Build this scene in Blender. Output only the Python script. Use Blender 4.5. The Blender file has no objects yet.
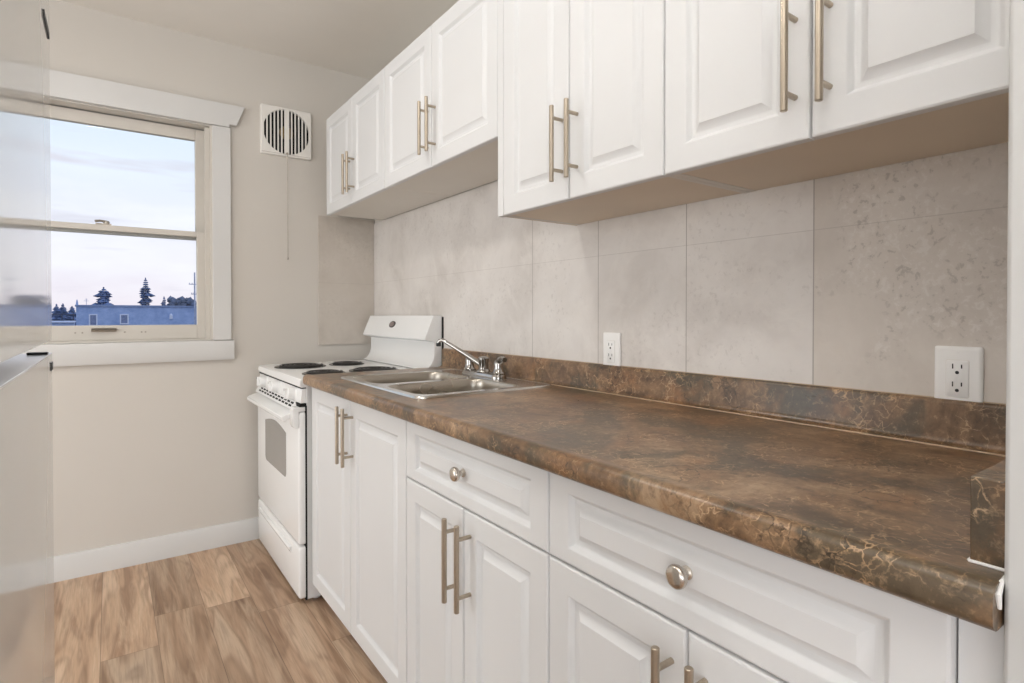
import bpy, bmesh, math, random
from mathutils import Vector, Matrix

random.seed(7)
PI = math.pi
scene = bpy.context.scene
COL = scene.collection

# ------------------------------------------------------------------ camera
cam_data = bpy.data.cameras.new('camera')
cam = bpy.data.objects.new('camera', cam_data)
COL.objects.link(cam)
cam.location = (0.0, 0.0, 1.1495)
cam.rotation_euler = (PI / 2 - 0.0103, 0.0, -0.6197)
cam_data.sensor_width = 36.0
cam_data.lens = 563.55 / 1024 * 36.0
cam_data.shift_y = -20.8 / 1024
cam_data.clip_start = 0.01
cam_data.clip_end = 2000
scene.camera = cam

# ------------------------------------------------------------------ view
scene.view_settings.view_transform = 'Standard'
scene.view_settings.look = 'None'
scene.view_settings.exposure = 0.0
scene.view_settings.gamma = 1.0
scene.view_settings.use_curve_mapping = False

# ------------------------------------------------------------------ world: pale evening sky with soft clouds
W = bpy.data.worlds.new('sky')
scene.world = W
W.use_nodes = True
nt = W.node_tree
nt.nodes.clear()


def wn(t, **k):
    n = nt.nodes.new(t)
    for a, b in k.items():
        setattr(n, a, b)
    return n


w_out = wn('ShaderNodeOutputWorld')
w_bg = wn('ShaderNodeBackground')
w_tc = wn('ShaderNodeTexCoord')
w_sep = wn('ShaderNodeSeparateXYZ')
nt.links.new(w_tc.outputs['Generated'], w_sep.inputs[0])
w_ramp = wn('ShaderNodeValToRGB')
cr = w_ramp.color_ramp
cr.elements[0].position = 0.0
cr.elements[0].color = (0.55, 0.53, 0.52, 1)
cr.elements[1].position = 1.0
cr.elements[1].color = (0.40, 0.55, 0.85, 1)
for pos, c in ((0.497, (0.55, 0.53, 0.52, 1)), (0.502, (0.86, 0.78, 0.84, 1)), (0.56, (0.86, 0.86, 0.95, 1)),
               (0.64, (0.73, 0.83, 0.96, 1)), (0.75, (0.60, 0.74, 0.95, 1))):
    e = cr.elements.new(pos)
    e.color = c
w_ma = wn('ShaderNodeMath', operation='MULTIPLY_ADD')
w_ma.inputs[1].default_value = 0.5
w_ma.inputs[2].default_value = 0.5
nt.links.new(w_sep.outputs['Z'], w_ma.inputs[0])
nt.links.new(w_ma.outputs[0], w_ramp.inputs[0])
w_map = wn('ShaderNodeMapping')
w_map.inputs['Scale'].default_value = (2.2, 2.2, 7.0)
w_map.inputs['Location'].default_value = (0.4, 0.1, 0.35)
nt.links.new(w_tc.outputs['Generated'], w_map.inputs['Vector'])
w_noise = wn('ShaderNodeTexNoise')
w_noise.inputs['Scale'].default_value = 1.6
w_noise.inputs['Detail'].default_value = 5
nt.links.new(w_map.outputs[0], w_noise.inputs['Vector'])
w_cr = wn('ShaderNodeValToRGB')
w_cr.color_ramp.elements[0].position = 0.44
w_cr.color_ramp.elements[0].color = (0, 0, 0, 1)
w_cr.color_ramp.elements[1].position = 0.68
w_cr.color_ramp.elements[1].color = (1, 1, 1, 1)
nt.links.new(w_noise.outputs[0], w_cr.inputs[0])
w_mix = wn('ShaderNodeMix', data_type='RGBA')
w_mix.inputs[7].default_value = (0.97, 0.97, 1.0, 1)
nt.links.new(w_cr.outputs[0], w_mix.inputs[0])
nt.links.new(w_ramp.outputs[0], w_mix.inputs[6])
# low grey-violet cloud streak
w_map2 = wn('ShaderNodeMapping')
w_map2.inputs['Scale'].default_value = (3.0, 3.0, 26.0)
w_map2.inputs['Location'].default_value = (0.2, 0.0, 0.9)
nt.links.new(w_tc.outputs['Generated'], w_map2.inputs['Vector'])
w_noise2 = wn('ShaderNodeTexNoise')
w_noise2.inputs['Scale'].default_value = 1.3
w_noise2.inputs['Detail'].default_value = 3
nt.links.new(w_map2.outputs[0], w_noise2.inputs['Vector'])
w_cr2 = wn('ShaderNodeValToRGB')
w_cr2.color_ramp.elements[0].position = 0.56
w_cr2.color_ramp.elements[0].color = (0, 0, 0, 1)
w_cr2.color_ramp.elements[1].position = 0.70
w_cr2.color_ramp.elements[1].color = (0.8, 0.8, 0.8, 1)
nt.links.new(w_noise2.outputs[0], w_cr2.inputs[0])
w_mix2 = wn('ShaderNodeMix', data_type='RGBA')
w_mix2.inputs[7].default_value = (0.66, 0.65, 0.74, 1)
nt.links.new(w_cr2.outputs[0], w_mix2.inputs[0])
nt.links.new(w_mix.outputs[2], w_mix2.inputs[6])
nt.links.new(w_mix2.outputs[2], w_bg.inputs['Color'])
w_bg.inputs['Strength'].default_value = 1.12
nt.links.new(w_bg.outputs[0], w_out.inputs[0])


# ------------------------------------------------------------------ ceiling lamp and added fill lights
def area(name, loc, rot, sx, sy, power, col, shape='RECTANGLE'):
    d = bpy.data.lights.new(name, 'AREA')
    d.shape = shape
    d.size = sx
    if shape == 'RECTANGLE':
        d.size_y = sy
    d.energy = power
    d.color = col
    o = bpy.data.objects.new(name, d)
    o.location = loc
    o.rotation_euler = rot
    COL.objects.link(o)
    return o


# ceiling lamp of the galley
area('ceiling_lamp', (-0.08, 1.70, 2.44), (0, 0, 0), 0.26, 0, 6.8, (1.0, 0.965, 0.92), 'DISK')
# added upward fill light near the camera, bounced off the ceiling
area('ceiling_bounce_fill', (-0.15, 0.10, 1.90), (PI, 0, 0), 0.4, 0.4, 30.0, (0.96, 0.98, 1.0))
# added unseen fill panels to the left of and behind the camera
area('fill_left', (-2.55, 2.0, 1.1), (PI / 2, 0, -PI / 2), 1.9, 1.8, 35.0, (0.95, 0.98, 1.0))
area('fill_far_left', (-4.6, -0.9, 1.30), (PI / 2, 0, math.radians(-80)), 3.0, 2.2, 40.0, (0.95, 0.98, 1.0))
area('fill_rear_left', (-3.5, -4.5, 1.3), (PI / 2, 0, math.radians(-40)), 3.5, 2.2, 82.0, (0.95, 0.98, 1.0))


# ------------------------------------------------------------------ material helpers
class NT:
    def __init__(self, name):
        self.m = bpy.data.materials.new(name)
        self.m.use_nodes = True
        self.t = self.m.node_tree
        self.b = self.t.nodes['Principled BSDF']

    def n(self, t, **k):
        x = self.t.nodes.new(t)
        for a, b in k.items():
            setattr(x, a, b)
        return x

    def l(self, a, b):
        self.t.links.new(a, b)

    def math(self, op, a, b=None, c=None, clamp=False):
        x = self.n('ShaderNodeMath', operation=op, use_clamp=clamp)
        for i, v in enumerate((a, b, c)):
            if v is None:
                continue
            if isinstance(v, (int, float)):
                x.inputs[i].default_value = v
            else:
                self.l(v, x.inputs[i])
        return x.outputs[0]

    def coords(self):
        return self.n('ShaderNodeTexCoord').outputs['Object']

    def mapping(self, vec, scale=(1, 1, 1), loc=(0, 0, 0), rot=(0, 0, 0)):
        x = self.n('ShaderNodeMapping')
        x.inputs['Scale'].default_value = scale
        x.inputs['Location'].default_value = loc
        x.inputs['Rotation'].default_value = rot
        self.l(vec, x.inputs['Vector'])
        return x.outputs[0]

    def noise(self, vec, scale, detail=4, rough=0.5, dist=0.0, dim='3D'):
        x = self.n('ShaderNodeTexNoise', noise_dimensions=dim)
        x.inputs['Scale'].default_value = scale
        x.inputs['Detail'].default_value = detail
        x.inputs['Roughness'].default_value = rough
        x.inputs['Distortion'].default_value = dist
        self.l(vec, x.inputs['Vector'])
        return x.outputs[0]

    def ramp(self, fac, stops):
        x = self.n('ShaderNodeValToRGB')
        r = x.color_ramp
        while len(r.elements) < len(stops):
            r.elements.new(0.5)
        for e, (p, c) in zip(r.elements, stops):
            e.position = p
            e.color = (c[0], c[1], c[2], 1) if not isinstance(c, (int, float)) else (c, c, c, 1)
        self.l(fac, x.inputs[0])
        return x.outputs[0]

    def mix(self, fac, a, b, blend='MIX'):
        x = self.n('ShaderNodeMix', data_type='RGBA', blend_type=blend)
        for i, v in ((0, fac), (6, a), (7, b)):
            if isinstance(v, (int, float)):
                x.inputs[i].default_value = v
            elif isinstance(v, tuple):
                x.inputs[i].default_value = (v[0], v[1], v[2], 1)
            else:
                self.l(v, x.inputs[i])
        return x.outputs[2]

    def bump(self, h, strength=0.2, dist=0.002):
        x = self.n('ShaderNodeBump')
        x.inputs['Strength'].default_value = strength
        x.inputs['Distance'].default_value = dist
        self.l(h, x.inputs['Height'])
        self.l(x.outputs[0], self.b.inputs['Normal'])


def paint(name, col, rough=0.5, metal=0.0, spec=0.5, var=0.03, vscale=3.0, bump=0.0, bscale=300.0, coat=0.0):
    """Painted / plain surface with a little procedural variation."""
    k = NT(name)
    co = k.coords()
    f = k.noise(co, vscale, 3)
    lo = tuple(max(0, c * (1 - var)) for c in col)
    hi = tuple(min(1, c * (1 + var)) for c in col)
    k.l(k.ramp(f, [(0.3, lo), (0.7, hi)]), k.b.inputs['Base Color'])
    k.b.inputs['Roughness'].default_value = rough
    k.b.inputs['Metallic'].default_value = metal
    k.b.inputs['Specular IOR Level'].default_value = spec
    k.b.inputs['Coat Weight'].default_value = coat
    if bump:
        k.bump(k.noise(co, bscale, 2), bump, 0.001)
    return k.m


def brushed(name, col, rough, scale=(400, 400, 20), var=0.12):
    k = NT(name)
    f = k.noise(k.mapping(k.coords(), scale), 1.0, 3)
    lo = tuple(c * (1 - var) for c in col)
    hi = tuple(min(1, c * (1 + var)) for c in col)
    k.l(k.ramp(f, [(0.3, lo), (0.7, hi)]), k.b.inputs['Base Color'])
    k.b.inputs['Metallic'].default_value = 1.0
    k.l(k.ramp(f, [(0.3, rough * 0.8), (0.7, min(1, rough * 1.25))]), k.b.inputs['Roughness'])
    return k.m


M = {}
M['wall'] = paint('wall_paint_beige', (0.635, 0.60, 0.55), 0.75, spec=0.3, var=0.02, vscale=1.5, bump=0.06, bscale=220)
M['ceiling'] = paint('ceiling_paint', (0.79, 0.76, 0.71), 0.9, spec=0.2, var=0.02, bump=0.1, bscale=160)
M['trim'] = paint('trim_white', (0.675, 0.67, 0.655), 0.4, var=0.015)
M['sash'] = paint('sash_cream', (0.62, 0.585, 0.53), 0.45, var=0.03, vscale=8)
M['stubwall'] = paint('wall_paint_white', (0.575, 0.575, 0.56), 0.55, var=0.02, bump=0.05, bscale=180)
M['cab'] = paint('cabinet_thermofoil_white', (0.715, 0.715, 0.712), 0.46, spec=0.4, var=0.012)
M['cabin'] = paint('cabinet_melamine', (0.74, 0.70, 0.64), 0.5, var=0.02)
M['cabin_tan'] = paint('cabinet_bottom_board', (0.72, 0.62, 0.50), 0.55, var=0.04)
M['edge'] = paint('cabinet_raw_edge', (0.55, 0.42, 0.28), 0.7, var=0.1, vscale=30)
M['enamel'] = paint('stove_enamel_white', (0.86, 0.86, 0.85), 0.16, var=0.01)
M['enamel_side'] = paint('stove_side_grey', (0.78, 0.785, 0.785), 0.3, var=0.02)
M['fridge'] = paint('fridge_enamel_white', (0.72, 0.71, 0.68), 0.06, var=0.01, spec=0.62)
M['fridge_side'] = paint('fridge_side', (0.72, 0.71, 0.70), 0.4, var=0.02)
M['dark'] = paint('black_plastic', (0.012, 0.012, 0.013), 0.45, var=0.2)
M['gap'] = paint('dark_cavity', (0.008, 0.008, 0.008), 0.9, var=0.1)
M['burner'] = paint('burner_coil', (0.018, 0.016, 0.015), 0.45, var=0.3, vscale=40)
M['pan'] = paint('drip_pan_black', (0.012, 0.011, 0.010), 0.22, var=0.2)
M['oven_glass'] = paint('oven_window', (0.31, 0.295, 0.275), 0.14, var=0.04)
M['nickel'] = brushed('brushed_nickel', (0.47, 0.405, 0.325), 0.32, (900, 900, 12), 0.05)
M['knobmetal'] = brushed('satin_nickel_knob', (0.60, 0.55, 0.49), 0.24, (30, 30, 30), 0.04)
M['steel'] = brushed('stainless_steel', (0.66, 0.645, 0.62), 0.20, (4, 4, 4), 0.02)
M['steelin'] = brushed('stainless_bowl', (0.52, 0.48, 0.42), 0.28, (3, 3, 3), 0.03)
M['chrome'] = brushed('chrome', (0.44, 0.425, 0.405), 0.12, (20, 20, 20), 0.03)
M['outlet'] = paint('outlet_white', (0.88, 0.87, 0.85), 0.3, var=0.01)
M['fanwhite'] = paint('fan_cover_white', (0.80, 0.775, 0.73), 0.5, var=0.02)
M['brass'] = brushed('motor_brass', (0.22, 0.16, 0.08), 0.4)
M['chain'] = brushed('chain_metal', (0.42, 0.38, 0.33), 0.4)
M['fridge_cap'] = paint('door_cap_grey', (0.80, 0.82, 0.85), 0.18, var=0.02)
M['joint_highlight'] = paint('laminate_joint_highlight', (0.50, 0.38, 0.26), 0.35, var=0.1, vscale=20)  # light tan standing in for the highlight along the upstand edges
M['caulk'] = paint('white_caulk', (0.85, 0.84, 0.82), 0.5, var=0.03, vscale=30)
M['badge_red'] = paint('badge_grey', (0.22, 0.17, 0.16), 0.3, var=0.2, vscale=60)
M['badge_rim'] = paint('badge_rim', (0.06, 0.05, 0.05), 0.3, var=0.1)


def glass_mat():
    k = NT('window_glass')
    out = k.t.nodes['Material Output']
    tr = k.n('ShaderNodeBsdfTransparent')
    tr.inputs[0].default_value = (0.97, 0.985, 0.99, 1)
    gl = k.n('ShaderNodeBsdfGlossy')
    gl.inputs['Roughness'].default_value = 0.01
    fr = k.n('ShaderNodeFresnel')
    fr.inputs[0].default_value = 1.2
    mx = k.n('ShaderNodeMixShader')
    k.l(fr.outputs[0], mx.inputs[0])
    k.l(tr.outputs[0], mx.inputs[1])
    k.l(gl.outputs[0], mx.inputs[2])
    k.l(mx.outputs[0], out.inputs[0])
    return k.m


M['glass'] = glass_mat()


def wood_floor():
    k = NT('vinyl_plank_floor')
    co = k.coords()
    sp = k.n('ShaderNodeSeparateXYZ')
    k.l(co, sp.inputs[0])
    x, y = sp.outputs[0], sp.outputs[1]
    pw, pl = 0.165, 1.15
    xi = k.math('FLOOR', k.math('DIVIDE', k.math('ADD', x, 0.033), pw))
    xf = k.math('FRACT', k.math('DIVIDE', k.math('ADD', x, 0.033), pw))
    off = k.math('FRACT', k.math('MULTIPLY', k.math('SINE', k.math('MULTIPLY', xi, 12.9898)), 437.585))
    yy = k.math('ADD', k.math('DIVIDE', y, pl), off)
    yi = k.math('FLOOR', yy)
    yf = k.math('FRACT', yy)
    rid = k.math('FRACT', k.math('MULTIPLY', k.math('SINE', k.math('ADD', k.math('MULTIPLY', xi, 7.13), k.math('MULTIPLY', yi, 3.71))), 951.135))
    cb = k.n('ShaderNodeCombineXYZ')
    k.l(k.math('ADD', x, k.math('MULTIPLY', rid, 9.0)), cb.inputs[0])
    k.l(k.math('ADD', y, k.math('MULTIPLY', rid, 31.0)), cb.inputs[1])
    k.l(k.math('MULTIPLY', rid, 17.0), cb.inputs[2])
    v = cb.outputs[0]
    broad = k.noise(k.mapping(v, (8.5, 1.15, 1)), 1.0, 2, 0.5, 0.9)
    # contour rings of the broad noise = cathedral figure
    rings = k.math('SINE', k.math('MULTIPLY', broad, 46.0))
    rings = k.math('MULTIPLY_ADD', rings, 0.5, 0.5)
    fine = k.noise(k.mapping(v, (160.0, 7.0, 1)), 1.0, 4, 0.6)
    med = k.noise(k.mapping(v, (26.0, 1.8, 1)), 1.0, 4, 0.62, 1.0)
    col = k.ramp(broad, [(0.32, (0.26, 0.150, 0.088)), (0.45, (0.43, 0.275, 0.175)), (0.57, (0.55, 0.375, 0.25)), (0.70, (0.68, 0.515, 0.375))])
    col = k.mix(k.math('MULTIPLY', k.math('POWER', rings, 2.0), 0.42), col, (0.21, 0.125, 0.075))
    col = k.mix(k.ramp(med, [(0.46, 0.0), (0.66, 0.65)]), col, (0.66, 0.49, 0.345))
    col = k.mix(k.ramp(fine, [(0.45, 0.0), (0.75, 0.42)]), col, (0.20, 0.125, 0.078))
    tone = k.math('MULTIPLY_ADD', rid, 0.30, 0.80)
    tm = k.n('ShaderNodeCombineXYZ')
    for i in range(3):
        k.l(tone, tm.inputs[i])
    col = k.mix(1.0, col, tm.outputs[0], 'MULTIPLY')
    ex = k.math('MULTIPLY', k.math('MINIMUM', xf, k.math('SUBTRACT', 1.0, xf)), pw)
    ey = k.math('MULTIPLY', k.math('MINIMUM', yf, k.math('SUBTRACT', 1.0, yf)), pl)
    e = k.math('MINIMUM', ex, ey)
    seam = k.math('LESS_THAN', e, 0.0011)
    col = k.mix(k.math('MULTIPLY', seam, 0.55), col, (0.10, 0.06, 0.035))
    k.l(col, k.b.inputs['Base Color'])
    k.b.inputs['Roughness'].default_value = 0.42
    k.b.inputs['Specular IOR Level'].default_value = 0.4
    k.bump(k.math('ADD', k.math('MULTIPLY', fine, 0.4), k.math('MULTIPLY', seam, -1.0)), 0.15, 0.001)
    return k.m


def counter_mat():
    k = NT('brown_stone_laminate')
    co = k.coords()

    def warped(vec, noise_scale, amount, detail=3):
        x = k.n('ShaderNodeTexNoise')
        x.inputs['Scale'].default_value = noise_scale
        x.inputs['Detail'].default_value = detail
        k.l(vec, x.inputs['Vector'])
        m = k.n('ShaderNodeVectorMath', operation='MULTIPLY_ADD')
        k.l(x.outputs[1], m.inputs[0])
        m.inputs[1].default_value = (amount, amount, amount)
        k.l(vec, m.inputs[2])
        return m.outputs[0]

    v = warped(co, 3.0, 0.16, 4)
    big = k.noise(k.mapping(v, (1.1, 0.8, 1.1), rot=(0, 0, 0.5)), 6.5, 9, 0.68, 0.5)
    col = k.ramp(big, [(0.33, (0.040, 0.024, 0.013)), (0.42, (0.105, 0.060, 0.031)), (0.50, (0.200, 0.116, 0.060)),
                       (0.58, (0.285, 0.175, 0.096)), (0.70, (0.45, 0.32, 0.205))])
    olive = k.noise(k.mapping(v, (1, 1, 1), (3.1, 1.2, 0.4)), 5.5, 8, 0.66, 0.4)
    col = k.mix(k.ramp(olive, [(0.50, 0.0), (0.57, 0.78)]), col, (0.080, 0.064, 0.040))
    rust = k.noise(k.mapping(v, (1, 1, 1), (1.7, 9.2, 2.0)), 7.0, 7, 0.64, 0.4)
    col = k.mix(k.ramp(rust, [(0.53, 0.0), (0.66, 0.65)]), col, (0.30, 0.145, 0.060))
    # fine crackle, gathered in patches
    vv = warped(co, 30.0, 0.050, 6)
    for sc, wd, g0, colr, lo in ((46.0, 0.026, (5.0, 2.0, 1.0), (0.62, 0.40, 0.22), 0.50), (30.0, 0.016, (0.3, 7.0, 4.0), (0.58, 0.40, 0.24), 0.52),
                                 (38.0, 0.030, (9.0, 1.0, 3.0), (0.022, 0.014, 0.008), 0.50)):
        vo = k.n('ShaderNodeTexVoronoi', feature='DISTANCE_TO_EDGE')
        vo.inputs['Scale'].default_value = sc
        k.l(vv, vo.inputs['Vector'])
        line = k.ramp(vo.outputs[0], [(0.0, 1.0), (wd * 2.2, 0.0)])
        gate = k.ramp(k.noise(k.mapping(v, (1, 1, 1), g0), 9.0, 6, 0.66), [(lo, 0.0), (lo + 0.10, 0.85)])
        col = k.mix(k.math('MULTIPLY', line, gate), col, colr)
    speck = k.noise(co, 75.0, 6, 0.7)
    col = k.mix(k.ramp(speck, [(0.52, 0.0), (0.70, 0.50)]), col, (0.040, 0.024, 0.013))
    col = k.mix(k.ramp(speck, [(0.30, 0.6), (0.44, 0.0)]), col, (0.44, 0.29, 0.17))
    k.l(col, k.b.inputs['Base Color'])
    k.l(k.ramp(big, [(0.3, 0.27), (0.7, 0.33)]), k.b.inputs['Roughness'])
    k.b.inputs['Specular IOR Level'].default_value = 0.62
    k.bump(speck, 0.05, 0.001)
    return k.m


def tile_mat(name, axis, seams, rows, tone=None):
    """Stone-look tile sheet; axis = object axis the columns run along; thin joints."""
    k = NT(name)
    co = k.coords()
    sp = k.n('ShaderNodeSeparateXYZ')
    k.l(co, sp.inputs[0])
    a, z = sp.outputs[axis], sp.outputs[2]
    base = k.noise(co, 3.2, 5, 0.6, 0.3)
    col = k.ramp(base, [(0.30, (0.58, 0.54, 0.505)), (0.50, (0.69, 0.652, 0.618)), (0.72, (0.77, 0.738, 0.707))])
    cloud = k.noise(k.mapping(co, (1, 1, 1), (4, 2, 7)), 7.0, 6, 0.65, 0.9)
    col = k.mix(k.ramp(cloud, [(0.50, 0.0), (0.68, 0.55)]), col, (0.76, 0.725, 0.685))
    pit = k.noise(k.mapping(co, (1, 1, 1), (1, 8, 3)), 72.0, 6, 0.62, 0.3)
    gate = k.ramp(k.noise(k.mapping(co, (1, 1, 1), (2.3, 5, 1)), 5.5, 4), [(0.47, 0.0), (0.60, 1.0)])
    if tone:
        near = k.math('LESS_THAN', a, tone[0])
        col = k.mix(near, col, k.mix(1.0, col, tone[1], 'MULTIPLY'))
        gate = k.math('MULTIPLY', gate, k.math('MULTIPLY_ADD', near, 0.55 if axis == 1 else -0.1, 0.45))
    pits = k.math('MULTIPLY', k.ramp(pit, [(0.55, 0.0), (0.62, 1.0)]), gate)
    col = k.mix(k.math('MULTIPLY', pits, 0.55), col, (0.74, 0.70, 0.655))
    dpit = k.math('MULTIPLY', k.ramp(pit, [(0.36, 1.0), (0.43, 0.0)]), gate)
    col = k.mix(k.math('MULTIPLY', dpit, 0.45), col, (0.30, 0.265, 0.235))
    seam = None
    for s in seams:
        d = k.math('LESS_THAN', k.math('ABSOLUTE', k.math('SUBTRACT', a, s)), 0.0014)
        seam = d if seam is None else k.math('MAXIMUM', seam, d)
    for s in rows:
        d = k.math('MULTIPLY', k.math('LESS_THAN', k.math('ABSOLUTE', k.math('SUBTRACT', z, s)), 0.0009), 0.40)
        seam = d if seam is None else k.math('MAXIMUM', seam, d)
    if seam is not None:
        col = k.mix(k.math('MULTIPLY', seam, 0.75), col, (0.30, 0.265, 0.235))
    k.l(col, k.b.inputs['Base Color'])
    k.b.inputs['Roughness'].default_value = 0.42
    k.bump(k.math('SUBTRACT', k.math('MULTIPLY', pit, 0.35), seam if seam is not None else 0.0), 0.12, 0.0012)
    return k.m


M['floor'] = wood_floor()
M['counter'] = counter_mat()
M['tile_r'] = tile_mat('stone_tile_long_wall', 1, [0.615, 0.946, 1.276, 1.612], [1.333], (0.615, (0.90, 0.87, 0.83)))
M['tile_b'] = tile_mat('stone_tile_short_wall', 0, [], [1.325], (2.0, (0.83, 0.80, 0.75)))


def siding():
    k = NT('dusk_tinted_stucco_siding')
    co = k.coords()
    f = k.noise(co, 1.3, 6, 0.7)
    k.l(k.ramp(f, [(0.35, (0.23, 0.33, 0.62)), (0.65, (0.35, 0.46, 0.76))]), k.b.inputs['Base Color'])  # blue of the dusk light put into the siding colour
    k.b.inputs['Roughness'].default_value = 0.8
    return k.m


M['siding'] = siding()
M['roofedge'] = paint('roof_edge', (0.19, 0.26, 0.47), 0.6, var=0.1, vscale=1)
M['wframe'] = paint('far_window_frame', (0.62, 0.68, 0.88), 0.5, var=0.05)
M['wpane'] = paint('far_window_pane', (0.15, 0.20, 0.38), 0.2, var=0.2, vscale=2)
M['spruce'] = paint('spruce_needles', (0.10, 0.15, 0.30), 0.9, var=0.5, vscale=1.2)  # dusk-blue light tinted into the needle colour
M['leaf'] = paint('leaf_dark', (0.12, 0.155, 0.25), 0.9, var=0.5, vscale=1.0)  # leaf colour carries the same dusk tint
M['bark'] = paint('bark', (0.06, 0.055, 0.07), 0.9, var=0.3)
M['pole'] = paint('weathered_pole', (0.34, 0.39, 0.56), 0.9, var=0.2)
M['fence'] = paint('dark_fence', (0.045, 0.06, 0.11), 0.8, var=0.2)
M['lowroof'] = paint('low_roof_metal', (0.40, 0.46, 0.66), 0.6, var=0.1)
M['ground'] = paint('ground_dull', (0.16, 0.17, 0.16), 0.95, var=0.3, vscale=0.2)


# ------------------------------------------------------------------ mesh helpers
class MB:
    """Collects shapes in world coordinates and links them as one mesh object."""

    def __init__(self):
        self.bm = bmesh.new()

    def face(self, pts):
        try:
            return self.bm.faces.new([self.bm.verts.new(p) for p in pts])
        except ValueError:
            return None

    def box(self, x0, x1, y0, y1, z0, z1):
        v = [self.bm.verts.new((x, y, z)) for x in (x0, x1) for y in (y0, y1) for z in (z0, z1)]
        for f in ((0, 1, 3, 2), (4, 6, 7, 5), (0, 4, 5, 1), (2, 3, 7, 6), (0, 2, 6, 4), (1, 5, 7, 3)):
            self.bm.faces.new([v[i] for i in f])
        return self

    def loft(self, loops, cap0=True, cap1=True, closed=True):
        rows = [[self.bm.verts.new(p) for p in lp] for lp in loops]
        n = len(rows[0])
        for a, b in zip(rows, rows[1:]):
            for i in range(n if closed else n - 1):
                j = (i + 1) % n
                self.bm.faces.new((a[i], a[j], b[j], b[i]))
        if cap0:
            self.bm.faces.new(rows[0][::-1])
        if cap1:
            self.bm.faces.new(rows[-1])
        return self

    def prism(self, poly, axis, a, b):
        """poly: 2D points in the two remaining axes (in xyz order), extruded along axis."""
        def P(p, t):
            q = list(p)
            q.insert(axis, t)
            return tuple(q)
        return self.loft([[P(p, a) for p in poly], [P(p, b) for p in poly]])

    def tube(self, path, r, n=12, cap=True):
        path = [Vector(p) for p in path]
        rs = r if isinstance(r, (list, tuple)) else [r] * len(path)
        loops = []
        up = None
        for i, p in enumerate(path):
            t = (path[min(i + 1, len(path) - 1)] - path[max(i - 1, 0)]).normalized()
            if up is None:
                up = Vector((0, 0, 1)) if abs(t.z) < 0.9 else Vector((1, 0, 0))
            u = t.cross(up).normalized()
            w = u.cross(t).normalized()
            up = w
            loops.append([tuple(p + rs[i] * (math.cos(2 * PI * k / n) * u + math.sin(2 * PI * k / n) * w)) for k in range(n)])
        return self.loft(loops, cap, cap)

    def lathe(self, origin, axis, prof, n=24):
        """prof: list of (distance along axis, radius)."""
        o = Vector(origin)
        t = Vector(axis).normalized()
        up = Vector((0, 0, 1)) if abs(t.z) < 0.9 else Vector((1, 0, 0))
        u = t.cross(up).normalized()
        w = u.cross(t).normalized()
        loops = [[tuple(o + t * d + max(r, 1e-5) * (math.cos(2 * PI * k / n) * u + math.sin(2 * PI * k / n) * w)) for k in range(n)]
                 for d, r in prof]
        return self.loft(loops)

    def build(self, name, mat, parent=None, base=None, smooth=35, bevel=0.0, bseg=2, kind=None):
        off = Vector((0, 0, 0))
        p = parent
        while p is not None:
            off += p.location
            p = p.parent
        if base is not None:
            off += Vector(base)
        bmesh.ops.recalc_face_normals(self.bm, faces=self.bm.faces[:])
        bmesh.ops.translate(self.bm, verts=self.bm.verts[:], vec=-off)
        me = bpy.data.meshes.new(name)
        self.bm.to_mesh(me)
        self.bm.free()
        me.materials.append(M[mat])
        if smooth:
            for f in me.polygons:
                f.use_smooth = True
            me.set_sharp_from_angle(angle=math.radians(smooth))
        o = bpy.data.objects.new(name, me)
        COL.objects.link(o)
        if parent is not None:
            o.parent = parent
        if base is not None:
            o.location = base
        if bevel:
            m = o.modifiers.new('soft_edges', 'BEVEL')
            m.width = bevel
            m.segments = bseg
            m.limit_method = 'ANGLE'
            m.angle_limit = math.radians(40)
            m.harden_normals = False
        if kind:
            o['kind'] = kind
        return o


def thing(name, loc, label, cat, group=None):
    o = bpy.data.objects.new(name, None)
    o.empty_display_size = 0.1
    o.location = loc
    COL.objects.link(o)
    o['label'] = label
    o['category'] = cat
    if group:
        o['group'] = group
    return o


def tag(o, label, cat, group=None, kind=None):
    o['label'] = label
    o['category'] = cat
    if group:
        o['group'] = group
    if kind:
        o['kind'] = kind
    return o


def rrect(cx, cy, hx, hy, r, n=6):
    """Rounded rectangle outline, counter-clockwise."""
    pts = []
    for sx, sy, a0 in ((1, 1, 0), (-1, 1, 90), (-1, -1, 180), (1, -1, 270)):
        for k in range(n + 1):
            a = math.radians(a0 + 90 * k / n)
            pts.append((cx + sx * (hx - r) + r * math.cos(a), cy + sy * (hy - r) + r * math.sin(a)))
    return pts


# ------------------------------------------------------------------ key sizes (metres)
XW, XS, XF, XD, XU, YB = 1.247, 1.227, 0.614, 0.644, 0.927, 3.116
ZC = 2.50
YR = 0.156        # face of the short wall at the right
XL = -0.86        # left wall

# ------------------------------------------------------------------ room shell
o = MB().box(-4.6, 1.40, -3.4, 3.30, -0.08, 0.0).build('floor', 'floor', kind='structure', smooth=0)
o['label'] = 'brown wood-look plank floor'
o = MB().box(-4.6, 1.40, -3.4, 3.30, ZC, ZC + 0.1).build('ceiling', 'ceiling', kind='structure', smooth=0)
MB().box(XW, XW + 0.12, -0.05, 3.30, 0, ZC).build('wall_right', 'wall', kind='structure', smooth=0)
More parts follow.
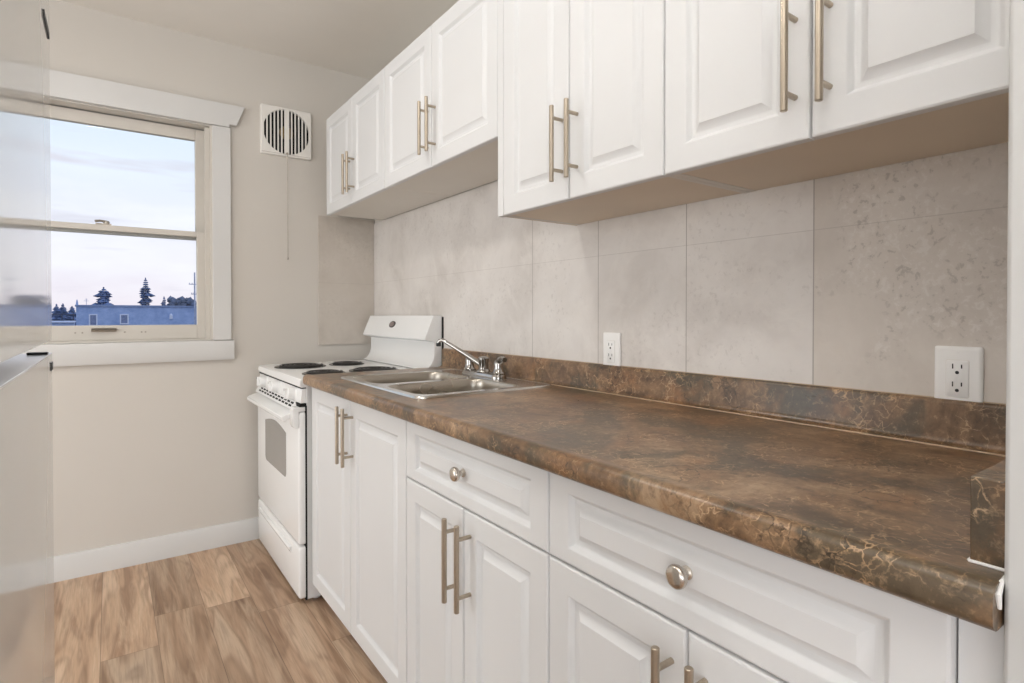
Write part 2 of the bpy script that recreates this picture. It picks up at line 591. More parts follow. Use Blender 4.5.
# back wall with the window opening
WX0, WX1, WZ0, WZ1 = -0.62, 0.404, 1.028, 2.076
b = MB()
b.box(-2.6, WX0, YB, YB + 0.16, 0, ZC)
b.box(WX1, XW, YB, YB + 0.16, 0, ZC)
b.box(WX0, WX1, YB, YB + 0.16, 0, WZ0)
b.box(WX0, WX1, YB, YB + 0.16, WZ1, ZC)
b.build('wall_back', 'wall', kind='structure', smooth=0)
MB().box(-2.7, -2.6, 1.2, YB, 0, ZC).build('wall_left', 'stubwall', kind='structure', smooth=0)
MB().box(0.635, XW + 0.12, -0.02, 0.150, 0, ZC).build('wall_front', 'stubwall', kind='structure', bevel=0.004)
b = MB()
b.prism([(YB, 0.0), (YB - 0.014, 0.0), (YB - 0.014, 0.098), (YB - 0.010, 0.106), (YB, 0.108)], 0, -2.6, 0.66)
b.build('baseboard_back', 'trim', kind='structure')

# ------------------------------------------------------------------ window
win = bpy.data.objects.new('window_1', None)
win.location = (WX0 / 2 + WX1 / 2, YB, WZ0)
win['kind'] = 'structure'
win['label'] = 'white double-hung window with cream sashes'
COL.objects.link(win)
yc = YB - 0.020
b = MB()
b.prism([(-0.765, 2.190), (0.558, 2.190), (0.520, 2.092), (0.488, 2.092), (0.488, 2.078), (-0.695, 2.078), (-0.695, 2.092), (-0.727, 2.092)], 1, YB - 0.028, YB)
b.build('head_casing', 'trim', win, bevel=0.002)
MB().box(WX1 + 0.008, 0.493, yc, YB, 1.026, 2.077).build('side_casing', 'trim', win, bevel=0.002)
MB().box(-0.70, WX0 - 0.008, yc, YB, 1.026, 2.077).build('side_casing', 'trim', win, bevel=0.002)
b = MB()
b.prism([(YB, 0.928), (YB - 0.022, 0.928), (YB - 0.026, 0.934), (YB - 0.028, 1.010), (YB - 0.024, 1.022), (YB, 1.026)], 0, -0.71, 0.504)
b.build('apron', 'trim', win)
# jamb lining
b = MB()
b.box(WX1 - 0.002, WX1 + 0.010, YB - 0.012, YB + 0.150, WZ0, WZ1)
b.box(WX0 - 0.010, WX0 + 0.002, YB - 0.012, YB + 0.150, WZ0, WZ1)
b.box(WX0, WX1, YB - 0.004, YB + 0.150, WZ1 - 0.004, WZ1 + 0.002)
b.box(WX0, WX1, YB - 0.004, YB + 0.150, WZ0 - 0.002, WZ0 + 0.006)
b.build('jamb', 'sash', win, bevel=0.001)
b = MB()
for xa, xb in ((WX1 - 0.022, WX1 - 0.002), (WX0 + 0.002, WX0 + 0.022)):
    b.box(xa, xb, YB + 0.004, YB + 0.020, WZ0 + 0.006, WZ1 - 0.010)
b.build('stop_bead', 'sash', win, bevel=0.001)


def sash(y0, y1, z0, z1, bot, top, side, name):
    xa, xb = WX0 + 0.014, WX1 - 0.014
    m = MB()
    m.box(xa, xa + side, y0, y1, z0, z1)
    m.box(xb - side, xb, y0, y1, z0, z1)
    m.box(xa + side, xb - side, y0, y1, z0, z0 + bot)
    m.box(xa + side, xb - side, y0, y1, z1 - top, z1)
    s = m.build(name, 'sash', win, bevel=0.002)
    g = MB().box(xa + side - 0.004, xb - side + 0.004, (y0 + y1) / 2 - 0.002, (y0 + y1) / 2 + 0.002, z0 + bot - 0.004, z1 - top + 0.004)
    g.build('pane', 'glass', s, smooth=0)
    return s


up = sash(YB + 0.066, YB + 0.098, 1.520, 2.066, 0.040, 0.054, 0.042, 'upper_sash')
lo = sash(YB + 0.024, YB + 0.058, 1.034, 1.556, 0.068, 0.026, 0.042, 'lower_sash')
# finger lift and sash lock
b = MB()
b.prism([(YB + 0.024, 1.080), (YB + 0.010, 1.074), (YB + 0.008, 1.080), (YB + 0.022, 1.090)], 0, -0.068, 0.024)
b.build('finger_lift', 'chain', lo)
b = MB()
b.box(-0.050, 0.008, YB + 0.030, YB + 0.054, 1.556, 1.563)
b.lathe((-0.010, YB + 0.042, 1.563), (0, 0, 1), [(0, 0.012), (0.010, 0.012), (0.013, 0.008)], 14)
b.tube([(-0.010, YB + 0.040, 1.572), (-0.034, YB + 0.030, 1.574), (-0.052, YB + 0.026, 1.570)], [0.006, 0.005, 0.006], 8)
b.build('sash_lock', 'chain', lo)
b = MB()
for xx in (-0.125, -0.10, 0.055, 0.12, 0.135):
    b.lathe((xx, YB + 0.0245, 1.070), (0, -1, 0), [(0, 0.004), (0.002, 0.0035)], 8)
b.build('screw', 'chain', lo)

# ------------------------------------------------------------------ tiled splash panels
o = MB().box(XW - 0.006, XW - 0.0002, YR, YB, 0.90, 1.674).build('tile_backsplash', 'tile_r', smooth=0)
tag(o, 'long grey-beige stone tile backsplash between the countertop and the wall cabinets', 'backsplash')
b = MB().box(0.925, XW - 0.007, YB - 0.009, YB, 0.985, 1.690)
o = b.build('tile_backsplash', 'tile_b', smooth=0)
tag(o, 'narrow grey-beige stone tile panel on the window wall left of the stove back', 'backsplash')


# ------------------------------------------------------------------ cabinet builders
def panel_front(mb, y0, y1, z0, z1, xf, th, fy, fz):
    """Raised-panel front facing -x with routed groove."""
    prof = [(0.0, th), (0.0, 0.0045), (0.0013, 0.0015), (0.0042, 0.0)]
    def lp(iy, iz, d):
        return [(xf + d, y0 + iy, z0 + iz), (xf + d, y1 - iy, z0 + iz), (xf + d, y1 - iy, z1 - iz), (xf + d, y0 + iy, z1 - iz)]
    loops = [lp(i, i, d) for i, d in prof]
    cove = [(0.013 * i / 8, 0.0110 * (0.5 - 0.5 * math.cos(PI * i / 8))) for i in range(9)]
    for k, (g, d) in enumerate(cove + [(0.019, 0.0110), (0.0197, 0.0108), (0.0325, 0.0012), (0.0335, 0.0006)]):
        loops.append(lp(fy + g, fz + g, d))
    # subdivide-friendly corners: plain mitres read right for routed thermofoil
    mb.loft(loops, True, True)
    return mb


def bar_pull(x, y, z0, z1, parent):
    m = MB()
    h = 0.035
    m.lathe((x - h, y, z0), (0, 0, 1), [(0, 0.0050), (0.001, 0.0060), (z1 - z0 - 0.001, 0.0060), (z1 - z0, 0.0050)], 16)
    c = (z0 + z1) / 2
    for zz in (c - 0.064, c + 0.064):
        m.lathe((x + 0.001, y, zz), (-1, 0, 0), [(0, 0.0046), (h, 0.0046)], 12)
    return m.build('handle', 'nickel', parent, smooth=40)


def knob(x, y, z, parent):
    m = MB()
    m.lathe((x + 0.001, y, z), (-1, 0, 0), [(0, 0.0095), (0.003, 0.0095), (0.005, 0.0070), (0.012, 0.0065), (0.015, 0.0100), (0.018, 0.0150),
                                           (0.022, 0.0165), (0.026, 0.0160), (0.029, 0.0135), (0.0305, 0.008), (0.031, 0.001)], 28)
    return m.build('knob', 'knobmetal', parent, smooth=40)


def wall_cabinet(y0, y1, z0, z1, label, edge=False):
    c = thing('wall_cabinet', (XU + 0.17, (y0 + y1) / 2, z0), label, 'cabinet', 'white raised panel wall cabinets')
    xb, xd = XU + 0.019, XU
    back = XW - 0.008
    m = MB()
    t = 0.016
    m.box(xb, back, y0 + 0.001, y0 + t, z0 + 0.004, z1)
    m.box(xb, back, y1 - t, y1 - 0.001, z0 + 0.004, z1)
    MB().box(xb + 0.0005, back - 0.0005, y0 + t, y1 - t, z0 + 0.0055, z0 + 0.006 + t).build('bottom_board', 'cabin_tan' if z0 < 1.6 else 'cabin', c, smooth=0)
    m.box(xb, back, y0 + t, y1 - t, z1 - t, z1)
    m.box(back - 0.006, back, y0 + t, y1 - t, z0 + 0.022, z1 - t)
    m.box(xb, xb + 0.018, y0 + t, y1 - t, z0 + 0.022, z0 + 0.050)
    m.build('body', 'cabin', c, bevel=0.001, bseg=1)
    if edge:
        e = MB().box(xb - 0.0005, back, y1 - 0.0008, y1 + 0.0002, z0 + 0.003, z0 + 0.0065)
        e.box(xb - 0.0008, xb + 0.004, y0, y1, z0 + 0.0025, z0 + 0.0055)
        e.build('edge_banding', 'edge', c, smooth=0)
        MB().box(XU + 0.001, xb + 0.0005, y1 - 0.028, y1, z0, z1).build('side_stile', 'cab', c, bevel=0.001)
    mid = (y0 + y1) / 2
    if edge:
        y1d = y1 - 0.029
        mid = (y0 + y1d) / 2 + 0.004
    else:
        y1d = y1 - 0.0015
    for k, (a, bb) in enumerate(((y0 + 0.0015, mid - 0.0015), (mid + 0.0015, y1d))):
        d = panel_front(MB(), a, bb, z0, z1, xd, 0.0185, 0.050, 0.050).build('door', 'cab', c, smooth=24)
        yy = bb - 0.029 if k == 0 else a + 0.0235
        bar_pull(xd, yy, z0 + 0.043, z0 + 0.231, d)
    return c


UZ1, UZ2 = 1.672, 1.4365
wall_cabinet(2.209, 2.975, UZ1, 2.172, 'shorter white wall cabinet above the stove, nearest the window wall')
wall_cabinet(1.372, 2.209, UZ1, 2.172, 'shorter white wall cabinet above the sink, second from the window wall')
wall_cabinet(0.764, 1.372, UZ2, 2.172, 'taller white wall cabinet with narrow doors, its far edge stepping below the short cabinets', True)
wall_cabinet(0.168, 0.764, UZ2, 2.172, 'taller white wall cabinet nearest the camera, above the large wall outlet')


def base_cabinet(y0, y1, drawer, label, filler=None):
    c = thing('base_cabinet', (XD + 0.28, (y0 + y1) / 2, 0.0), label, 'cabinet', 'white raised panel base cabinets')
    xb = XD + 0.019
    back = XW - 0.008
    t = 0.016
    zt = 0.873
    m = MB()
    m.box(xb, back, y0 + 0.0005, y0 + t, 0.085, zt)
    m.box(xb, back, y1 - t, y1 - 0.0005, 0.085, zt)
    m.box(xb, back, y0 + t, y1 - t, 0.085, 0.085 + t)
    m.box(back - 0.006, back, y0 + t, y1 - t, 0.10, zt)
    m.box(xb, xb + 0.018, y0 + t, y1 - t, 0.835, zt)
    m.build('body', 'cabin', c, bevel=0.001, bseg=1)
    MB().box(xb + 0.050, xb + 0.064, y0 + 0.0005, y1 - 0.0005, 0.0, 0.085).build('toe_kick', 'cab', c, smooth=0)
    mid = (y0 + y1) / 2
    zd = 0.868
    if drawer:
        d = panel_front(MB(), y0 + 0.0015, y1 - 0.0015, 0.7165, 0.868, XD, 0.0185, 0.050, 0.026).build('drawer', 'cab', c, smooth=24)
        knob(XD, mid, 0.795, d)
        zd = 0.7135
    for k, (a, bb) in enumerate(((y0 + 0.0015, mid - 0.0015), (mid + 0.0015, y1 - 0.0015))):
        d = panel_front(MB(), a, bb, 0.088, zd, XD, 0.0185, 0.050, 0.050).build('door', 'cab', c, smooth=24)
        yy = bb - 0.029 if k == 0 else a + 0.0235
        bar_pull(XD, yy, zd - 0.212, zd - 0.022, d)
    if filler:
        MB().box(XD + 0.010, XD + 0.028, filler[0], filler[1], 0.0, 0.873).build('filler_strip', 'cab', c, bevel=0.001)
    return c


base_cabinet(1.393, 2.262, False, 'white double-door base cabinet under the sink, next to the stove')
base_cabinet(0.790, 1.393, True, 'white base cabinet in the middle of the run, drawer with small round knob')
base_cabinet(0.1875, 0.790, True, 'white base cabinet nearest the camera, beside the short white wall', (0.1515, 0.1872))

# ------------------------------------------------------------------ countertop
ct = thing('countertop', (0.93, 1.2, 0.875), 'brown marbled laminate countertop running from the stove to the short white wall', 'countertop')
nose = [(0.652, 0.9140), (0.641, 0.9150), (0.632, 0.9158), (0.6255, 0.9154), (0.6200, 0.9134), (0.6160, 0.9098), (0.6140, 0.9050), (0.6132, 0.8980), (0.6132, 0.8880),
        (0.6142, 0.8825), (0.6172, 0.8780), (0.6220, 0.8755), (0.6280, 0.8745), (0.640, 0.8745)]
CY0, CY1 = 0.1515, 2.268
SX0, SX1, SY0, SY1 = 0.712, 1.168, 1.446, 2.066   # sink cut-out
b = MB()
full = nose + [(0.655, 0.8745), (0.655, 0.876), (XW - 0.007, 0.876), (XW - 0.007, 0.914)]
frontp = nose + [(0.655, 0.8745), (0.655, 0.876), (SX0, 0.876), (SX0, 0.914)]
b.prism(full, 1, CY0, SY0)
b.prism(frontp, 1, SY0, SY1)
b.box(SX1, XW - 0.007, SY0, SY1, 0.876, 0.914)
b.prism(full, 1, SY1, CY1)
b.build('slab', 'counter', ct, smooth=40)
# upstand with coved foot and rolled top
b = MB()
b.prism([(XW - 0.007, 0.9145), (1.210, 0.9145), (1.218, 0.9165), (1.2245, 0.922), (1.227, 0.931), (1.227, 0.989), (1.2285, 0.994), (1.2325, 0.997), (XW - 0.007, 0.997)], 1, CY0, CY1)
b.build('upstand', 'counter', ct, smooth=40)
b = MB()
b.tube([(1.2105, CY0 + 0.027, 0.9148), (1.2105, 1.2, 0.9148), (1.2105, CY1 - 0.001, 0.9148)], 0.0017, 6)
b.build('joint_highlight_strip', 'joint_highlight', ct)  # tan line where slab meets upstand, painted as the cove's highlight
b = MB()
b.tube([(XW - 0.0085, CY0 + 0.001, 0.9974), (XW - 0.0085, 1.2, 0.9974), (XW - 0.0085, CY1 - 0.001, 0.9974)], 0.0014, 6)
b.build('top_highlight_strip', 'joint_highlight', ct)  # second tan line painted for the bright top edge of the upstand
b = MB().box(0.667, 1.227, CY0, 0.1825, 0.9146, 0.996)
b.build('end_splash', 'counter', ct, bevel=0.0015)
b = MB()
b.tube([(0.668, 0.1833, 0.9150), (0.9, 0.1833, 0.9150), (1.226, 0.1833, 0.9150)], 0.0016, 6)
b.tube([(0.6665, 0.183, 0.9150), (0.6665, 0.153, 0.9150)], 0.0020, 6)
b.tube([(0.650, 0.1520, 0.9155), (0.634, 0.1512, 0.9140), (0.622, 0.1505, 0.9080), (0.626, 0.150, 0.895)], [0.0015, 0.0022, 0.003, 0.0016], 8)
b.build('caulk_bead', 'caulk', ct)

# ------------------------------------------------------------------ sink
sk = thing('sink', (0.935, 1.815, 0.75), 'stainless steel double-bowl drop-in sink in the brown countertop', 'sink')
ox, oy, ohx, ohy = 0.943, 1.754, 0.249, 0.332
bowls = [(0.906, 1.602, 0.184, 0.138), (0.906, 1.915, 0.184, 0.138)]
bm = bmesh.new()


def loop_edges(bm, pts, z):
    vs = [bm.verts.new((p[0], p[1], z)) for p in pts]
    return vs, [bm.edges.new((vs[i], vs[(i + 1) % len(vs)])) for i in range(len(vs))]


zr = 0.9195
edges = []
vo, e = loop_edges(bm, rrect(ox, oy, ohx - 0.010, ohy - 0.010, 0.018), zr)
edges += e
for cx, cy, hx, hy in bowls:
    vs, e = loop_edges(bm, rrect(cx, cy, hx, hy, 0.05), zr)
    edges += e
bmesh.ops.triangle_fill(bm, edges=edges, use_beauty=True)
mb = MB()
mb.bm.free()
mb.bm = bm
mb.loft([[(p[0], p[1], z) for p in rrect(ox, oy, ohx - i, ohy - i, 0.028 - i)] for i, z in
         ((0.012, 0.9142), (0.0, 0.9142), (0.001, 0.9175), (0.004, 0.9205), (0.008, 0.9207), (0.010, zr))], False, False)
mb.build('rim', 'steel', sk, smooth=40)
for cx, cy, hx, hy in bowls:
    m = MB()
    lv = []
    for i, z, r in ((0.0, zr, 0.05), (0.002, zr - 0.001, 0.05), (0.004, zr - 0.005, 0.05), (0.005, zr - 0.03, 0.05), (0.007, zr - 0.135, 0.05), (0.012, zr - 0.152, 0.052), (0.028, zr - 0.164, 0.06),
                    (0.060, zr - 0.168, 0.06)):
        lv.append([(p[0], p[1], z) for p in rrect(cx, cy, hx - i, hy - i, r)])
    lv.append([(p[0], p[1], zr - 0.170) for p in rrect(cx, cy, 0.045, 0.045, 0.0449)])
    m.loft(lv, False, True)
    bw = m.build('bowl', 'steelin', sk, smooth=60)
    m = MB()
    m.lathe((cx, cy, zr - 0.1705), (0, 0, 1), [(0, 0.044), (0.003, 0.044), (0.0035, 0.038), (0.001, 0.034), (0.0, 0.012), (0.006, 0.011), (0.009, 0.004)], 24)
    m.build('drain', 'chrome', bw)

# ------------------------------------------------------------------ faucet
fc = thing('faucet', (1.14, 1.78, 0.9195), 'chrome two-handle kitchen faucet at the back of the sink', 'faucet')
FX = 1.14
m = MB()
m.loft([[(p[0], p[1], z) for p in rrect(FX, 1.782, 0.030 - i, 0.128 - i, 0.0295 - i)] for i, z in ((0, 0.9197), (0, 0.926), (0.003, 0.934), (0.010, 0.938))])
m.build('base_plate', 'chrome', fc)
m = MB()
m.lathe((FX, 1.782, 0.937), (0, 0, 1), [(0, 0.026), (0.006, 0.024), (0.010, 0.019), (0.034, 0.018), (0.040, 0.020), (0.050, 0.020), (0.055, 0.016), (0.057, 0.004)], 24)
m.build('hub', 'chrome', fc)
tip = Vector((1.050, 1.938, 1.052))
root = Vector((FX - 0.004, 1.790, 0.962))
m = MB()
pts = [root + (tip - root) * t + Vector((0, 0, 0.002 * math.sin(PI * t))) for t in (0, 0.15, 0.3, 0.45, 0.6, 0.75, 0.88)]
pts += [tip + Vector((0, 0, 0.001)), tip + Vector((-0.006, 0.010, -0.003)), tip + Vector((-0.0085, 0.014, -0.009)), tip + Vector((-0.0085, 0.014, -0.014))]
m.tube(pts, [0.0110, 0.0100, 0.0092, 0.0085, 0.0080, 0.0076, 0.0074, 0.0074, 0.0076, 0.0078, 0.0078], 14)
sp = m.build('spout', 'chrome', fc)
q = tip + Vector((-0.0085, 0.014, -0.014))
MB().lathe(q + Vector((0, 0, 0.003)), (0, 0, -1), [(0, 0.0094), (0.012, 0.0094), (0.014, 0.007)], 16).build('aerator', 'burner', sp)
for yy, s in ((1.682, -1), (1.882, 1)):
    m = MB()
    m.lathe((FX, yy, 0.936), (0, 0, 1), [(0, 0.024), (0.004, 0.024), (0.010, 0.019), (0.026, 0.0165), (0.036, 0.0175), (0.044, 0.016), (0.050, 0.010), (0.051, 0.002)], 20)
    if s < 0:
        m.tube([(FX, yy, 0.978), (FX - 0.008, yy - 0.020, 0.990), (FX - 0.016, yy - 0.048, 0.996), (FX - 0.022, yy - 0.072, 0.993)], [0.011, 0.0095, 0.008, 0.009], 10)
    else:
        m.tube([(FX, yy, 0.974), (FX + 0.010, yy + 0.020, 0.984), (FX + 0.018, yy + 0.046, 0.990), (FX + 0.024, yy + 0.066, 0.988)], [0.011, 0.0095, 0.008, 0.009], 10)
    m.build('lever_handle', 'chrome', fc)

# ------------------------------------------------------------------ stove
st = thing('stove', (0.92, 2.67, 0.0), 'white electric coil-burner stove between the window wall and the base cabinets', 'stove')
S0, S1 = 2.288, 3.050
m = MB()
m.box(0.632, 1.225, S0, S1, 0.018, 0.872)
for xx in (0.68, 1.18):
    for yy in (S0 + 0.04, S1 - 0.04):
        m.lathe((xx, yy, 0.0), (0, 0, 1), [(0, 0.016), (0.020, 0.016)], 10)
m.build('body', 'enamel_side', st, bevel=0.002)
MB().box(0.6275, 0.6335, S0 - 0.0006, S1 - 0.002, 0.016, 0.790).build('door_gap_shade', 'gap', st, smooth=0)  # black panel painting the shade in the gap between door and body
# cooktop with rolled front lip
m = MB()
m.prism([(1.235, 0.8725), (0.640, 0.8725), (0.640, 0.862), (0.612, 0.862), (0.607, 0.866), (0.606, 0.884), (0.611, 0.894), (0.622, 0.898), (1.235, 0.898)], 1, S0 - 0.002, S1 + 0.002)
m.build('cooktop', 'enamel', st, smooth=40, bevel=0.002)
for bx, by, br in ((0.752, 2.822, 0.118), (0.748, 2.440, 0.090), (0.980, 2.822, 0.087), (0.973, 2.440, 0.110)):
    m = MB()
    m.lathe((bx, by, 0.8981), (0, 0, 1), [(0, br), (0.003, br), (0.0042, br - 0.004), (0.003, br - 0.010), (0.0012, br - 0.02), (0.001, 0.02), (0.001, 0.001)], 40)
    pan = m.build('burner', 'pan', st, smooth=50)
    m = MB()
    turns = 4.0
    path = []
    N = 120
    for i in range(N + 1):
        t = i / N
        a = t * turns * 2 * PI
        r = 0.020 + (br - 0.030 - 0.006) * t
        path.append((bx + r * math.cos(a), by + r * math.sin(a), 0.9045))
    m.tube(path, 0.0052, 8)
    for a in (0.5, 0.5 + 2 * PI / 3, 0.5 + 4 * PI / 3):
        m.tube([(bx, by, 0.9005), (bx + (br - 0.018) * math.cos(a), by + (br - 0.018) * math.sin(a), 0.9005)], 0.0018, 6)
    m.build('coil', 'burner', pan)
# backguard
m = MB()
m.prism([(1.238, 0.900), (1.238, 1.146), (1.199, 1.147), (1.194, 1.145), (1.153, 1.048), (1.152, 1.040), (1.156, 1.035), (1.196, 1.027), (1.198, 1.020), (1.197, 0.965), (1.193, 0.945), (1.182, 0.925),
         (1.170, 0.912), (1.150, 0.905), (1.150, 0.900)], 1, S0, S1)
bg = m.build('backguard', 'enamel', st, smooth=40, bevel=0.003)
MB().box(1.2385, 1.2405, S0 - 0.012, S1, 0.90, 1.140).build('rear_gap_shade', 'gap', bg, smooth=0)  # dark sheet added for the shade in the gap behind the backguard
# oval badge on the slanted face
nrm = Vector((-0.097, 0, 0.041)).normalized()
dn = Vector((-0.041, 0, -0.097)).normalized()
c0 = Vector((1.1755, 2.700, 1.101)) + nrm * 0.001
m = MB()
def oval(a, bb, h):
    return [tuple(c0 + nrm * h + Vector((0, 1, 0)) * (a * math.cos(2 * PI * i / 28)) + dn * (bb * math.sin(2 * PI * i / 28))) for i in range(28)]
m.loft([oval(0.036, 0.018, -0.002), oval(0.036, 0.018, 0.0015), oval(0.032, 0.014, 0.0025)])
bd = m.build('badge', 'badge_rim', bg)
m = MB()
m.loft([oval(0.031, 0.013, 0.001), oval(0.0305, 0.0125, 0.0032)])
m.build('badge_face', 'badge_red', bd)
# control panel
m = MB()
m.prism([(0.6325, 0.800), (0.609, 0.800), (0.615, 0.857), (0.6325, 0.858)], 1, S0 + 0.002, S1 - 0.002)
cp = m.build('control_panel', 'enamel', st, bevel=0.002)
MB().box(0.6110, 0.632, S0 + 0.003, S1 - 0.004, 0.8578, 0.8622).build('panel_seam', 'gap', cp, smooth=0)
for yy in (2.905, 2.665, 2.385):
    m = MB()
    m.lathe((0.613, yy, 0.829), (-1, 0, 0.09), [(0, 0.0275), (0.003, 0.0275), (0.005, 0.0255), (0.030, 0.0240), (0.033, 0.0215), (0.034, 0.002)], 28)
    m.box(0.571, 0.582, yy - 0.006, yy + 0.006, 0.810, 0.853)
    kn = m.build('knob', 'enamel', st, bevel=0.0015)
    MB().box(0.5700, 0.5725, yy - 0.0015, yy + 0.0015, 0.842, 0.852).build('pointer', 'dark', kn, smooth=0)
# oven door
OZ0, OZ1 = 0.236, 0.766
m = MB()
lv = []
for i, x in ((0.0, 0.628), (0.0, 0.610), (0.003, 0.604), (0.009, 0.601)):
    lv.append([(x, p[0], p[1]) for p in rrect((S0 + S1) / 2, (OZ0 + OZ1) / 2, (S1 - S0) / 2 - 0.003 - i, (OZ1 - OZ0) / 2 - i, 0.012)])
m.loft(lv)
od = m.build('oven_door', 'enamel', st, smooth=40)
# window glass with arched top and rounded corners
wp = []
wy0, wy1, wz0, wz1 = 2.480, 2.868, 0.462, 0.652
for k in range(7):
    a = math.radians(180 + 90 * k / 6)
    wp.append((wy0 + 0.025 + 0.025 * math.cos(a), wz0 + 0.025 + 0.025 * math.sin(a)))
for k in range(7):
    a = math.radians(270 + 90 * k / 6)
    wp.append((wy1 - 0.025 + 0.025 * math.cos(a), wz0 + 0.025 + 0.025 * math.sin(a)))
for k in range(13):
    t = k / 12
    wp.append((wy1 + (wy0 - wy1) * t, wz1 + 0.024 * math.sin(PI * t)))
m = MB()
m.loft([[(0.603, p[0], p[1]) for p in wp], [(0.6000, p[0], p[1]) for p in wp]])
m.build('oven_window', 'oven_glass', od, smooth=40, bevel=0.001)
# full width slab handle
m = MB()
hp = [(0.604, 0.765), (0.590, 0.762), (0.556, 0.750), (0.550, 0.746), (0.549, 0.740), (0.549, 0.733), (0.552, 0.728), (0.562, 0.727), (0.578, 0.738), (0.604, 0.750)]
m.prism(hp, 1, S0 + 0.046, S1 - 0.030)
endp = [(0.630, 0.785), (0.586, 0.785), (0.580, 0.778), (0.580, 0.716), (0.586, 0.704), (0.604, 0.702), (0.604, 0.767), (0.630, 0.767)]
m.prism(endp, 1, S0 + 0.003, S0 + 0.050)
m.build('handle', 'enamel', od, smooth=30, bevel=0.002)
# sloping vent strip between the control panel and the door
m = MB()
m.prism([(0.6265, 0.7995), (0.6095, 0.7995), (0.5915, 0.7675), (0.6265, 0.7675)], 1, S0 + 0.052, S1 - 0.006)
vt = m.build('vent_strip', 'enamel', st)
vd = Vector((-0.0180, 0, -0.0320)).normalized()
vnn = Vector((-0.0320, 0, 0.0180)).normalized()
for j in range(11):
    for q in (0.0060, 0.0190):
        y0 = S0 + 0.085 + j * 0.056 + (0.014 if q > 0.01 else 0)
        c1 = Vector((0.6095, 0, 0.7995)) + vd * q
        c2 = c1 + vd * 0.0080
        m = MB()
        m.loft([[tuple(p + vnn * h + Vector((0, yy, 0))) for p, h in ((c1, -0.001), (c2, -0.001), (c2, 0.0005), (c1, 0.0005))] for yy in (y0, y0 + 0.040)])
        m.build('vent_slot', 'gap', vt, smooth=0)
MB().box(0.606, 0.632, S0 + 0.001, S0 + 0.060, 0.7855, 0.7990).build('hinge_gap', 'gap', st, smooth=0)
# storage drawer with embossed pull
DZ0, DZ1 = 0.022, 0.228
m = MB()
lv = []
for i, x in ((0.0, 0.628), (0.0, 0.610), (0.003, 0.605), (0.008, 0.602)):
    lv.append([(x, p[0], p[1]) for p in rrect((S0 + S1) / 2, (DZ0 + DZ1) / 2, (S1 - S0) / 2 - 0.003 - i, (DZ1 - DZ0) / 2 - i, 0.010)])
m.loft(lv)
dr = m.build('storage_drawer', 'enamel', st, smooth=40)
m = MB()
m.prism([(0.603, 0.200), (0.592, 0.196), (0.590, 0.190), (0.598, 0.180), (0.603, 0.165)], 1, S0 + 0.120, S1 - 0.055)
m.build('drawer_pull', 'enamel', dr, smooth=50, bevel=0.003)


# ------------------------------------------------------------------ wall outlets
def outlet(yc, zc, label):
    c = thing('wall_outlet', (XW - 0.007, yc, zc - 0.057), label, 'outlet', 'white wall outlets above the countertop')
    xf = XW - 0.007
    m = MB()
    m.loft([[(x, p[0], p[1]) for p in rrect(yc, zc, 0.0355 - i, 0.0575 - i, 0.004)] for i, x in ((0, xf), (0, xf - 0.003), (0.003, xf - 0.0058), (0.006, xf - 0.0065))])
    pl = m.build('cover_plate', 'outlet', c, smooth=40)
    m = MB()
    m.loft([[(x, p[0], p[1]) for p in rrect(yc, zc, 0.0180 - i, 0.0345 - i, 0.004)] for i, x in ((0, xf - 0.004), (0, xf - 0.0066), (0.001, xf - 0.0076))])
    m.build('plate_gap', 'gap', c, smooth=40) if False else m.bm.free()
    m = MB()
    m.loft([[(x, p[0], p[1]) for p in rrect(yc, zc, 0.0165 - i, 0.0330 - i, 0.0035)] for i, x in ((0, xf - 0.005), (0, xf - 0.0076), (0.0012, xf - 0.0086))])
    rc = m.build('receptacle', 'outlet', c, smooth=40)
    m = MB()
    m.loft([[(x, p[0], p[1]) for p in rrect(yc, zc, 0.0175, 0.0340, 0.004)] for x in (xf - 0.0060, xf - 0.00665)])
    m.build('seam', 'fanwhite', pl, smooth=0)
    for dz in (0.0175, -0.0145):
        m = MB()
        x0, x1 = xf - 0.00875, xf - 0.0080
        m.box(x0, x1, yc + 0.0055, yc + 0.0075, zc + dz + 0.000, zc + dz + 0.009)
        m.box(x0, x1, yc - 0.0075, yc - 0.0055, zc + dz + 0.001, zc + dz + 0.008)
        m.loft([[(x, yc + 0.0030 * math.cos(a), zc + dz - 0.0065 + 0.0030 * math.sin(a)) for a in [2 * PI * i / 14 for i in range(14)]] for x in (x1, x0)])
        m.build('socket', 'dark', rc, smooth=0)
    m = MB()
    for dz in (0.048,):
        m.lathe((xf - 0.0064, yc, zc + dz), (-1, 0, 0), [(0, 0.0025), (0.0006, 0.002)], 10)
    m.build('screw', 'outlet', pl)
    return c


outlet(0.357, 1.0355, 'white duplex wall outlet nearest the camera, under the near tall cabinet')
outlet(1.214, 1.0385, 'small white duplex wall outlet to the right of the sink faucet')

# ------------------------------------------------------------------ exhaust fan
ef = thing('exhaust_fan', (0.762, YB, 2.00), 'white square wall exhaust fan with round slatted grille and pull chain', 'fan')
fx, fz, fr = 0.760, 2.106, 0.116
hx, hz = 0.127, 0.126
bm = bmesh.new()
NC = 48
yf_ = YB - 0.022
vo, e1 = [], []
sq = rrect(fx, fz, hx - 0.004, hz - 0.004, 0.006, 3)
vs1 = [bm.verts.new((p[0], yf_, p[1])) for p in sq]
e1 = [bm.edges.new((vs1[i], vs1[(i + 1) % len(vs1)])) for i in range(len(vs1))]
vs2 = [bm.verts.new((fx + fr * math.cos(2 * PI * i / NC), yf_, fz + fr * math.sin(2 * PI * i / NC))) for i in range(NC)]
e2 = [bm.edges.new((vs2[i], vs2[(i + 1) % NC])) for i in range(NC)]
bmesh.ops.triangle_fill(bm, edges=e1 + e2, use_beauty=True)
mb = MB()
mb.bm.free()
mb.bm = bm
